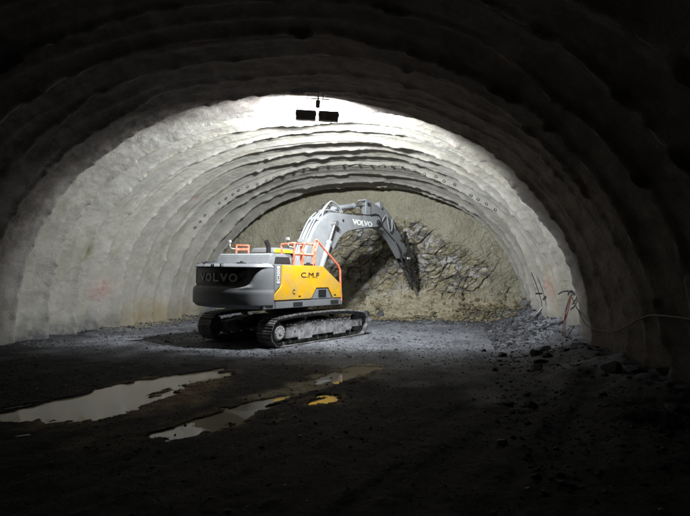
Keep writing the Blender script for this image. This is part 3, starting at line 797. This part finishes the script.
# --- cab on the left
b = B()
def bar(x0, x1, y0, y1, z0, z1): b.box(x0, x1, y0, y1, z0, z1, .015)
cy0, cy1, cf0, cf1, cz0, cz1 = .50, 1.45, -.30, 1.50, 1.38, 2.96
bar(cf0, cf1, cy0, cy1, cz0, cz0 + .42)
for fx in (cf0, cf0 + .85, cf1 - .09):
    for yy in (cy0, cy1 - .09): bar(fx, fx + .09, yy, yy + .09, cz0 + .4, cz1 - .1)
bar(cf0 + .001, cf0 + .08, cy0 + .08, cy1 - .08, cz0 + .4, cz0 + .6)
b.poly_prism([(cf0 - .03, cz1 - .14), (cf1 + .06, cz1 - .17), (cf1 - .05, cz1 - .02), (cf1 - .3, cz1 + .06), (cf0 + .1, cz1 + .06), (cf0 - .03, cz1)], cy0 - .02, cy1 + .02, .03)
cab = b.build('cab', M['grey'], EX)
b = B(); b.poly_prism([(cf0 + .08, cz1 - .115), (cf0 + 1.1, cz1 - .115), (cf0 + 1.1, cz1 - .005), (cf0 + .12, cz1 + .02)], cy0 - .045, cy0 - .021, .006); b.build('roof_band', M['yellow'], cab)
for (y, f0, f1) in ((cy0 + .03, cf0 + .09, cf0 + .85), (cy0 + .03, cf0 + .94, cf1 - .09), (cy1 - .04, cf0 + .09, cf0 + .85), (cy1 - .04, cf0 + .94, cf1 - .09)):
    b = B(); b.box(f0, f1, y, y + .012, cz0 + .42, cz1 - .15); b.build('window', M['glass'], cab)
for f in (cf0 + .03, cf1 - .04):
    b = B(); b.box(f, f + .012, cy0 + .09, cy1 - .09, cz0 + .6, cz1 - .15); b.build('window', M['glass'], cab)
b = B(); b.box(.25, .75, .75, 1.2, 1.8, 2.0, .04); b.box(.18, .32, .75, 1.2, 1.95, 2.6, .05); b.build('driver_seat', M['recess'], cab)

# --- handrails
def rail(paths, r=.028, name='handrail', mat='orange'):
    b = B()
    for p in paths: b.tube(p, r * 1.15, 10)
    return b.build(name, M[mat], EX)
ry = -1.40
rail([[(-1.33, ry, 2.40), (-1.33, ry, 3.06), (-.45, ry, 3.08), (-.45, ry, 2.40)], [(-.93, ry, 2.40), (-.93, ry, 3.07)], [(-1.33, ry, 2.74), (-.45, ry, 2.74)], [(-1.33, ry+.5, 2.40), (-1.33, ry+.5, 3.04), (-1.33, ry, 3.06)], [(-.93, ry+.06, 2.40), (-.93, ry+.06, 3.0)]], .034)
rail([[(-.36, ry, 2.40), (-.36, ry, 3.20), (-.30, ry, 3.24), (.84, ry - .03, 2.44), (.92, ry - .05, 2.30), (.98, ry - .07, 1.26)], [(-.36, ry, 2.80), (-.20, ry, 3.14)]], .028)
rail([[(1.06, -.75, 1.3), (1.0, -.75, 2.15), (.6, -.75, 2.3)]], .02)
rail([[(-1.17, 1.30, 2.48), (-1.17, 1.30, 3.06), (-.62, 1.30, 3.08), (-.62, 1.30, 2.45)], [(-1.17, 1.30, 2.92), (-.62, 1.30, 2.94)], [(-1.17, 1.30, 2.6), (-.9, 1.30, 2.6)]], .036)
for y, f in ((ry, -1.33), (1.30, -1.17)):
    b = B(); b.tube([(f, y, 2.93), (f - .22, y, 2.95), (f - .27, y, 3.0), (f - .28, y, 3.17)], .016, 8); b.box(f - .33, f - .25, y - .05, y + .05, 3.13, 3.22, .01); b.build('camera_arm', M['dimwhite'], EX)
for f in (-1.13, -.68):
    b = B(); b.box(f - .13, f + .13, ry - .03, ry + .03, 3.055, 3.105, .01); b.build('rail_cap', M['dark'], EX)

# --- boom
def plate_arm(pts, w, name, mat, bev=.03):
    b = B(); b.poly_prism(pts, LAT - w/2, LAT + w/2, bev); return b.build(name, M[mat], EX)
def dense(pts, n=6):
    P_ = [Vector((p[0], p[1], 0)) for p in pts]
    return [(v.x, v.y) for v in smooth_path(P_, n)]
top = dense([(.02, 1.85), (.14, 2.45), (.45, 3.15), (.80, 3.72), (1.15, 4.06), (1.72, 4.34), (2.3, 4.37), (3.4, 4.40), (4.65, 4.45)])
tip = [(4.88, 4.42), (4.97, 4.28), (4.93, 4.12), (4.78, 4.05)]
bot = dense([(4.6, 4.03), (3.9, 3.94), (3.28, 3.84), (2.75, 3.72), (2.38, 3.55), (2.10, 3.28), (1.75, 2.85), (1.25, 2.3), (.65, 1.72)])
boom = plate_arm(top + tip + bot + [(.3, 1.6)], .52, 'boom', 'lightgrey')
side_text('VOLVO', 3.72, LAT - .262, 4.13, .21, 1.36, M['white'], boom, .03)
# ribs and seam beads on the boom plate
b = B(); b.cyl((2.42, LAT - .275, 4.12), (2.42, LAT + .275, 4.12), .05, seg=18); b.build('pivot_pin', M['dark'], boom)
b = B()
b.cyl((4.80, LAT - .30, 4.25), (4.80, LAT + .30, 4.25), .10, seg=24); b.cyl((4.80, LAT - .33, 4.25), (4.80, LAT + .33, 4.25), .055, seg=16); b.build('pivot_pin', M['dark'], boom)
b = B()
b.cyl((.25, LAT - .33, 1.85), (.25, LAT + .33, 1.85), .10, seg=20); b.build('pivot_pin', M['dark'], boom)
b = B()
b.cyl((1.80, LAT - .42, 3.95), (1.80, LAT + .42, 3.95), .075, seg=18)
b.build('pivot_pin', M['dark'], boom)
for dy in (-.17, -.05, .12):
    b = B(); tp = [(x - .05 - .02*k, LAT + dy, z + .06) for k, (x, z) in enumerate([(.14, 2.3), (.42, 3.05), (.78, 3.66), (1.12, 4.05), (1.66, 4.36)])]
    b.tube(tp + [(2.15, LAT + dy, 4.42)], .026, 8, 5)
    for q in ((.45, 3.20), (1.08, 4.03)): b.box(q[0] - .07, q[0] + .03, LAT + dy - .04, LAT + dy + .04, q[1] - .02, q[1] + .12, .008)
    b.build('hydraulic_pipe', M['lightgrey'], boom)
for j, dy in enumerate((-.20, -.12, .1)):
    b = B(); b.tube([(1.25, LAT + dy, 4.12), (1.35, LAT + dy, 4.38), (1.72, LAT + dy, 4.74 - .05*j), (2.05, LAT + dy, 4.70 - .04*j), (2.32, LAT + dy, 4.56), (2.45, LAT + dy, 4.42)], .026, 8, 6)
    b.build('hose', M['lightgrey' if j < 2 else 'rubber'], boom)
b = B(); b.box(1.98, 2.22, LAT - .13, LAT - .07, 4.28, 4.62, .02).box(1.98, 2.22, LAT + .07, LAT + .13, 4.28, 4.62, .02).cyl((2.1, LAT - .18, 4.53), (2.1, LAT + .18, 4.53), .05, seg=14)
b.build('cylinder_bracket', M['lightgrey'], boom)
b = B(); b.box(2.95, 3.2, LAT-.12, LAT+.12, 4.39, 4.46, .01); b.tube([(3.1, LAT - .2, 4.45), (3.6, LAT - .2, 4.47), (4.2, LAT - .21, 4.49), (4.7, LAT - .22, 4.58), (5.0, LAT - .24, 4.5), (5.1, LAT - .25, 4.2)], .022, 8, 4); b.build('hose', M['rubber'], boom)
def cylinder(p0, p1, pm, r, name='hydraulic_cylinder', y=LAT, bar='lightgrey', rod='steel'):
    b = B(); a = Vector((p0[0], y, p0[1])); c = Vector((p1[0], y, p1[1])); m = a.lerp(c, pm)
    b.cyl(a, m, r, seg=20); b.cyl(a.lerp(c, pm - .05), m, r*1.15, seg=20); b.cyl(a - Vector((0, r*1.1, 0)), a + Vector((0, r*1.1, 0)), r*1.1, seg=18)
    o = b.build(name, M[bar], EX)
    b = B(); b.cyl(m, c, r*.55, seg=16); b.cyl(c - Vector((0, r*1.2, 0)), c + Vector((0, r*1.2, 0)), r, seg=18); b.build('piston_rod', M[rod], o)
    return o
cylinder((.72, 1.62), (1.80, 3.95), .72, .095, y=LAT - .36)
cylinder((.72, 1.62), (1.80, 3.95), .72, .095, y=LAT + .36)
cylinder((2.1, 4.53), (4.12, 4.92), .68, .095)
# --- stick
stk = [(4.02, 4.90), (4.10, 5.02), (4.30, 5.06), (4.95, 4.96), (5.5, 4.74), (6.15, 4.38), (6.75, 3.92), (7.25, 3.42), (7.36, 3.12), (7.22, 2.86), (7.0, 2.84), (6.65, 3.15), (6.1, 3.62), (5.45, 3.95), (4.85, 4.05), (4.62, 4.12), (4.48, 4.4)]
stick = plate_arm(stk, .34, 'stick', 'grey', .025)
b = B(); b.cyl((4.14, LAT - .26, 4.92), (4.14, LAT + .26, 4.92), .07, seg=16); b.build('pivot_pin', M['dark'], stick); b = B(); b.cyl((7.12, LAT - .26, 3.02), (7.12, LAT + .26, 3.02), .08, seg=16); b.build('pivot_pin', M['dark'], stick)
b = B(); b.box(4.0, 4.35, LAT - .21, LAT - .18, 4.28, 5.08, .01); b.box(4.0, 4.45, LAT - .2, LAT + .2, 5.06, 5.10, .01)
b.build('tail_plate', M['lightgrey'], stick)
b = B(); b.box(5.15, 5.42, LAT - .12, LAT + .12, 4.86, 5.12, .02); b.build('cylinder_bracket', M['lightgrey'], stick)
cylinder((5.28, 5.06), (7.18, 3.98), .66, .085, bar='grey')
b = B(); b.tube([(5.2, LAT - .2, 4.3), (5.45, LAT - .26, 4.62), (5.6, LAT - .27, 4.25), (5.75, LAT - .26, 3.95), (5.95, LAT - .25, 4.1), (6.0, LAT - .22, 4.5), (6.3, LAT - .2, 4.1)], .024, 8, 6)
b.build('hose', M['lightgrey'], stick)
b = B(); b.tube([(4.9, LAT - .25, 4.35), (5.3, LAT - .24, 4.05), (5.9, LAT - .22, 3.75), (6.6, LAT - .24, 3.3), (6.75, LAT - .22, 2.8), (7.2, LAT - .25, 2.45)], .026, 8, 6); b.build('hose', M['rubber'], stick)
b = B(); b.tube([(6.2, LAT - .25, 3.55), (6.25, LAT - .5, 2.95), (6.55, LAT - .55, 2.45), (7.1, LAT - .4, 2.38), (7.5, LAT - .25, 2.55)], .028, 8, 8); b.build('hose', M['rubber'], stick)
# links between stick, cylinder and breaker
b = B()
for dy in (-.24, .20):
    b.poly_prism([(6.72, 3.62), (6.86, 3.56), (7.24, 3.92), (7.22, 4.06), (7.10, 4.06)], LAT + dy, LAT + dy + .04, .008)
    b.poly_prism([(7.10, 4.02), (7.24, 4.04), (7.72, 3.30), (7.66, 3.14), (7.54, 3.16)], LAT + dy + .045, LAT + dy + .075, .008)
b.build('tipping_link', M['breaker'], EX)
# --- breaker
d = Vector((.58, 0, -.815)).normalized(); q = Vector((.815, 0, .58)).normalized(); base = Vector((7.42, 0, 3.02))
def L2(a, s): v = base + d*a + q*s; return (v.x, v.z)
b = B()
for y0 in (-.24, .19): b.poly_prism([L2(-.32, .30), L2(-.38, .12), L2(-.12, -.36), L2(.08, -.40), L2(.5, -.24), L2(.5, .26), L2(.0, .42)], LAT + y0, LAT + y0 + .05, .015)
b.poly_prism([L2(.30, -.24), L2(.30, .24), L2(.5, .26), L2(.5, -.26)], LAT - .24, LAT + .24, .01)
brk = b.build('breaker', M['breaker'], EX)
b = B(); b.poly_prism([L2(.5, -.20), L2(.5, .20), L2(.62, .23), L2(.8, .20), L2(1.3, .17), L2(1.36, .20), L2(1.55, .18), L2(1.72, .10), L2(1.72, -.10), L2(1.5, -.15), L2(1.36, -.13), L2(.95, -.19)], LAT - .19, LAT + .19, .025)
for a in (.65, 1.0, 1.35):
    for y in (-.235, .235): b.cyl((L2(a, -.13)[0], LAT + y - .012, L2(a, -.13)[1]), (L2(a, -.13)[0], LAT + y + .012, L2(a, -.13)[1]), .035, seg=10); b.cyl((L2(a, .13)[0], LAT + y - .012, L2(a, .13)[1]), (L2(a, .13)[0], LAT + y + .012, L2(a, .13)[1]), .035, seg=10)
b.build('breaker_housing', M['breaker'], brk)
b = B(); a_ = L2(1.7, 0); e_ = L2(2.25, 0); g_ = L2(2.4, 0)
b.cyl((a_[0], LAT, a_[1]), (e_[0], LAT, e_[1]), .075, seg=18); b.cyl((e_[0], LAT, e_[1]), (g_[0], LAT, g_[1]), .075, .02, 18)
b.build('chisel', M['steel'], brk)
b = B(); q0 = L2(.1, -.1); b.box(q0[0] - .12, q0[0] + .12, LAT - .27, LAT - .245, q0[1] - .05, q0[1] + .03, .004); b.build('name_plate', M['white'], brk)
b = B(); b.tube([(*L2(-.3, .4)[:1], LAT + .1, L2(-.3, .4)[1]), (7.95, LAT + .1, 3.45), (8.05, LAT, 3.2), (L2(.6, .3)[0], LAT, L2(.6, .3)[1])], .026, 8, 6); b.build('hose', M['rubber'], brk)

# ------------------------------------------------------------------ floodlights under the crown
LX, LY, LZ = -.71, 13.6, 6.28
FL = empty('twin_floodlight', (LX, LY, LZ + .42), (0, R(3), R(.5)))
tag(FL, 'pair of lit box floodlights on a bar hung from the tunnel crown', 'floodlight')
b = B(); b.tube([(-.0, 0, .28), (0, 0, -.22)], .022, 8); b.tube([(.12, .02, .30), (.13, 0, .05), (.08, 0, -.05)], .012, 8); b.tube([(-.10, .02, .28), (.02, 0, .2), (.14, .02, .28)], .015, 8)
b.build('hanger', M['galv'], FL)
b = B(); b.box(-.32, .30, -.012, .012, .02, .045, .003); b.box(-.06, .06, -.04, .04, -.20, .0, .01); b.build('crossbar', M['galv'], FL)
for sx in (-1, 1):
    h = empty('lamp_head', (sx * .30, 0, -.42), (R(-10), 0, 0)); h.parent = FL
    b = B(); b.box(-.26, .26, -.035, -.022, -.14, .14, .004)
    b.box(-.26, .26, -.0215, .06, .128, .14, .003); b.box(-.26, .26, -.0215, .06, -.14, -.128, .003)
    b.box(-.26, -.248, -.0215, .06, -.1275, .1275, .003); b.box(.248, .26, -.0215, .06, -.1275, .1275, .003)
    for k in range(9): b.box(-.24 + k*.058, -.232 + k*.058, -.06, -.0352, -.12, .12)
    b.build('housing', M['galv'], h)
    b = B(); b.box(-.2475, .2475, -.0218, -.019, -.1270, .1270); b.build('led_panel', M['lens'], h)
    b = B(); b.tube([(-.27, 0, 0), (-.27, 0, .19), (.27, 0, .19), (.27, 0, 0)], .012, 8); b.build('yoke', M['galv'], h)
    ld = bpy.data.lights.new('lamp_light', 'AREA'); ld.shape = 'RECTANGLE'; ld.size = .48; ld.size_y = .24; ld.energy = 610; ld.color = (.97, .99, 1.0)
    lo = bpy.data.objects.new('lamp_light', ld); COL.objects.link(lo); lo.parent = h; lo.location = (0, .063, 0); lo.rotation_euler = (R(90), 0, 0)
    ld = bpy.data.lights.new('lamp_bulb', 'POINT'); ld.shadow_soft_size = .02; ld.energy = 880; ld.color = (.97, .99, 1.0)
    lo = bpy.data.objects.new('lamp_bulb', ld); COL.objects.link(lo); lo.parent = h; lo.location = (0, .012, 0)

# ------------------------------------------------------------------ forepole pipe ends
fp0 = None
for k in range(33):
    phi = R(43 + 99 * k / 32 + random.uniform(-.5, .5)); s0 = 6.42 + random.uniform(-.03, .03)
    if k in (4, 29): continue
    u, z = section(np.array([s0]), np.array([phi])); x, y = world(s0, u[0]); z = z[0]
    cdir = Vector((math.cos(phi), 0, math.sin(phi)))
    ax = Vector((AX[0], AX[1], 0)); out = Vector((NR[0]*cdir.x, NR[1]*cdir.x, cdir.z))
    if fp0 is None:
        b = B(); seg = 14
        b.cyl((0, 0, -.015), (0, 0, .45), .052, seg=seg, cap=False); b.cyl((0, 0, -.015), (0, 0, .45), .042, seg=seg, cap=False); b.cyl((0, 0, .42), (0, 0, .43), .042, seg=seg)
        for i in range(seg):
            a0, a1 = 2*math.pi*i/seg, 2*math.pi*(i+1)/seg
            b.bm.faces.new([b.bm.verts.new((r_*math.cos(a), r_*math.sin(a), -.015)) for r_, a in ((.042, a0), (.052, a0), (.052, a1), (.042, a1))])
        o = fp0 = b.build('forepole_pipe', M['rubber'], None)
    else:
        o = fp0.copy(); COL.objects.link(o)
    dr = (ax * .9 + out * .35).normalized()
    o.location = Vector((x, y, z)) - out * .035 ; o.rotation_euler = dr.to_track_quat('Z', 'Y').to_euler()
    tag(o, 'dark open end of a steel pipe set in the roof arch ring', 'pipe', 'row of forepole pipe ends round the arch')

# ------------------------------------------------------------------ cables on the right wall
def wallp(s, z, off=.05):
    pr = np.linspace(.0, 1.5, 900); um = 99
    for ds in np.arange(-.45, .46, .09):
        u, zz2 = section(np.full(900, s + ds), pr); um = min(um, u[int(np.argmin(np.abs(zz2 - z)))])
    x, y = world(s, um - off * .5)
    return (float(x), float(y), float(z))
def gp(s, u, off=.03):
    x, y = world(s, u); return (float(x), float(y), float(floor_z(np.array([x]), np.array([y]))[0][0]) + off)
HOOK = 1.75
a = wallp(HOOK, 1.50, .09)
b = B(); b.tube([a, wallp(HOOK - .9, 1.1, .14), wallp(HOOK - 2.0, .82, .22), wallp(HOOK - 3.2, .80, .22), wallp(HOOK - 4.4, 1.0, .16), wallp(HOOK - 5.6, 1.28, .12), wallp(HOOK - 6.8, 1.42, .10), wallp(HOOK - 8.5, 1.4, .08)], .015, 8, 8)
tag(b.build('cable', M['cableskin'], None), 'grey cable sagging along the dark right wall from the hook', 'cable')
b = B(); b.tube([wallp(HOOK + .05, 1.50, .10), wallp(HOOK + .35, 1.1, .22), wallp(HOOK + .8, .72, .40), gp(HOOK + 1.3, 7.25, .1), gp(HOOK + 2.2, 7.15), gp(HOOK + 3.2, 7.2), gp(HOOK + 4.0, 7.3, .04), wallp(HOOK + 4.3, .9, .06), wallp(HOOK + 4.35, 1.6, .04), wallp(HOOK + 4.4, 2.2, .03)], .016, 8, 8)
tag(b.build('cable', M['rubber'], None), 'black cable dropping from the hook and running along the floor to the lit wall', 'cable')
b = B(); b.tube([wallp(HOOK + 4.25, .95, .07), gp(HOOK + 4.1, 7.2, .05), gp(HOOK + 3.3, 6.95), gp(HOOK + 2.4, 6.9), gp(HOOK + 1.5, 7.0)], .018, 8, 8)
tag(b.build('cable', M['steel'], None), 'pale cable lying over the stones at the lit wall foot', 'cable')
for j, (ds, dz) in enumerate(((.0, 0), (-.12, .05))):
    w0 = Vector(wallp(HOOK, 1.52, .08)) + Vector((0, ds * .3, 0)); w1 = Vector(gp(HOOK - .35 + ds * 2.5, 7.45, .02)); b = B(); b.tube([w0, w0.lerp(w1, .35) + Vector((-.03, 0, -.02)), w0.lerp(w1, .7) + Vector((-.02, .02 + dz, 0)), w1], .014, 8, 8)
    tag(b.build('cable', M['redcable'], None), ('thin red cable hanging straight down from the wall hook', 'second red cable just right of the first one below the hook')[j], 'cable')
h = empty('cable_hook', wallp(HOOK, 1.55, .0)); tag(h, 'black cable hook with looped ends fixed to the right wall', 'hook')
b = B(); b.tube([(-.30, .2, -.02), (-.2, .1, .06), (-.05, 0, .08), (.05, 0, .07), (-.1, -.1, .06), (-.2, -.25, -.02)], .022, 8, 6); b.build('hook_arm', M['rubber'], h)
b = B(); b.box(-.08, .10, -.05, .05, -.05, .09, .01); b.build('bracket', M['galv'], h)
b = B(); p = wallp(HOOK + 4.35, 1.42, .03); b.box(p[0] - .13, p[0] + .1, p[1] - .04, p[1] + .04, p[2] - .03, p[2] + .03, .008)
tag(b.build('cable_clip', M['rubber'], None), 'small black clip holding the cable on the lit right wall', 'clip')

# ------------------------------------------------------------------ world, camera, render
w = bpy.data.worlds.new('World'); scene.world = w; w.use_nodes = True
nt = w.node_tree; bg = nt.nodes['Background']; sky = nt.nodes.new('ShaderNodeTexSky'); sky.sky_type = 'NISHITA'; sky.sun_disc = False
sky.sun_elevation = R(20); sky.sun_rotation = R(200); nt.links.new(sky.outputs[0], bg.inputs['Color']); bg.inputs['Strength'].default_value = .002
cam = bpy.data.cameras.new('camera'); co = bpy.data.objects.new('camera', cam); COL.objects.link(co)
cam.sensor_width = 36; cam.lens = 521 / 690 * 36; cam.clip_end = 300; cam.clip_start = .05
co.location = (0, 0, 2.03); co.rotation_euler = (R(90) + math.atan(19 / 521), 0, 0)
scene.camera = co
vs = scene.view_settings; vs.view_transform = 'Standard'; vs.look = 'None'; vs.exposure = 0; vs.gamma = 1
scene.cycles.use_denoising = True
scene.cycles.max_bounces = 8; scene.cycles.diffuse_bounces = 5; scene.cycles.sample_clamp_indirect = 4
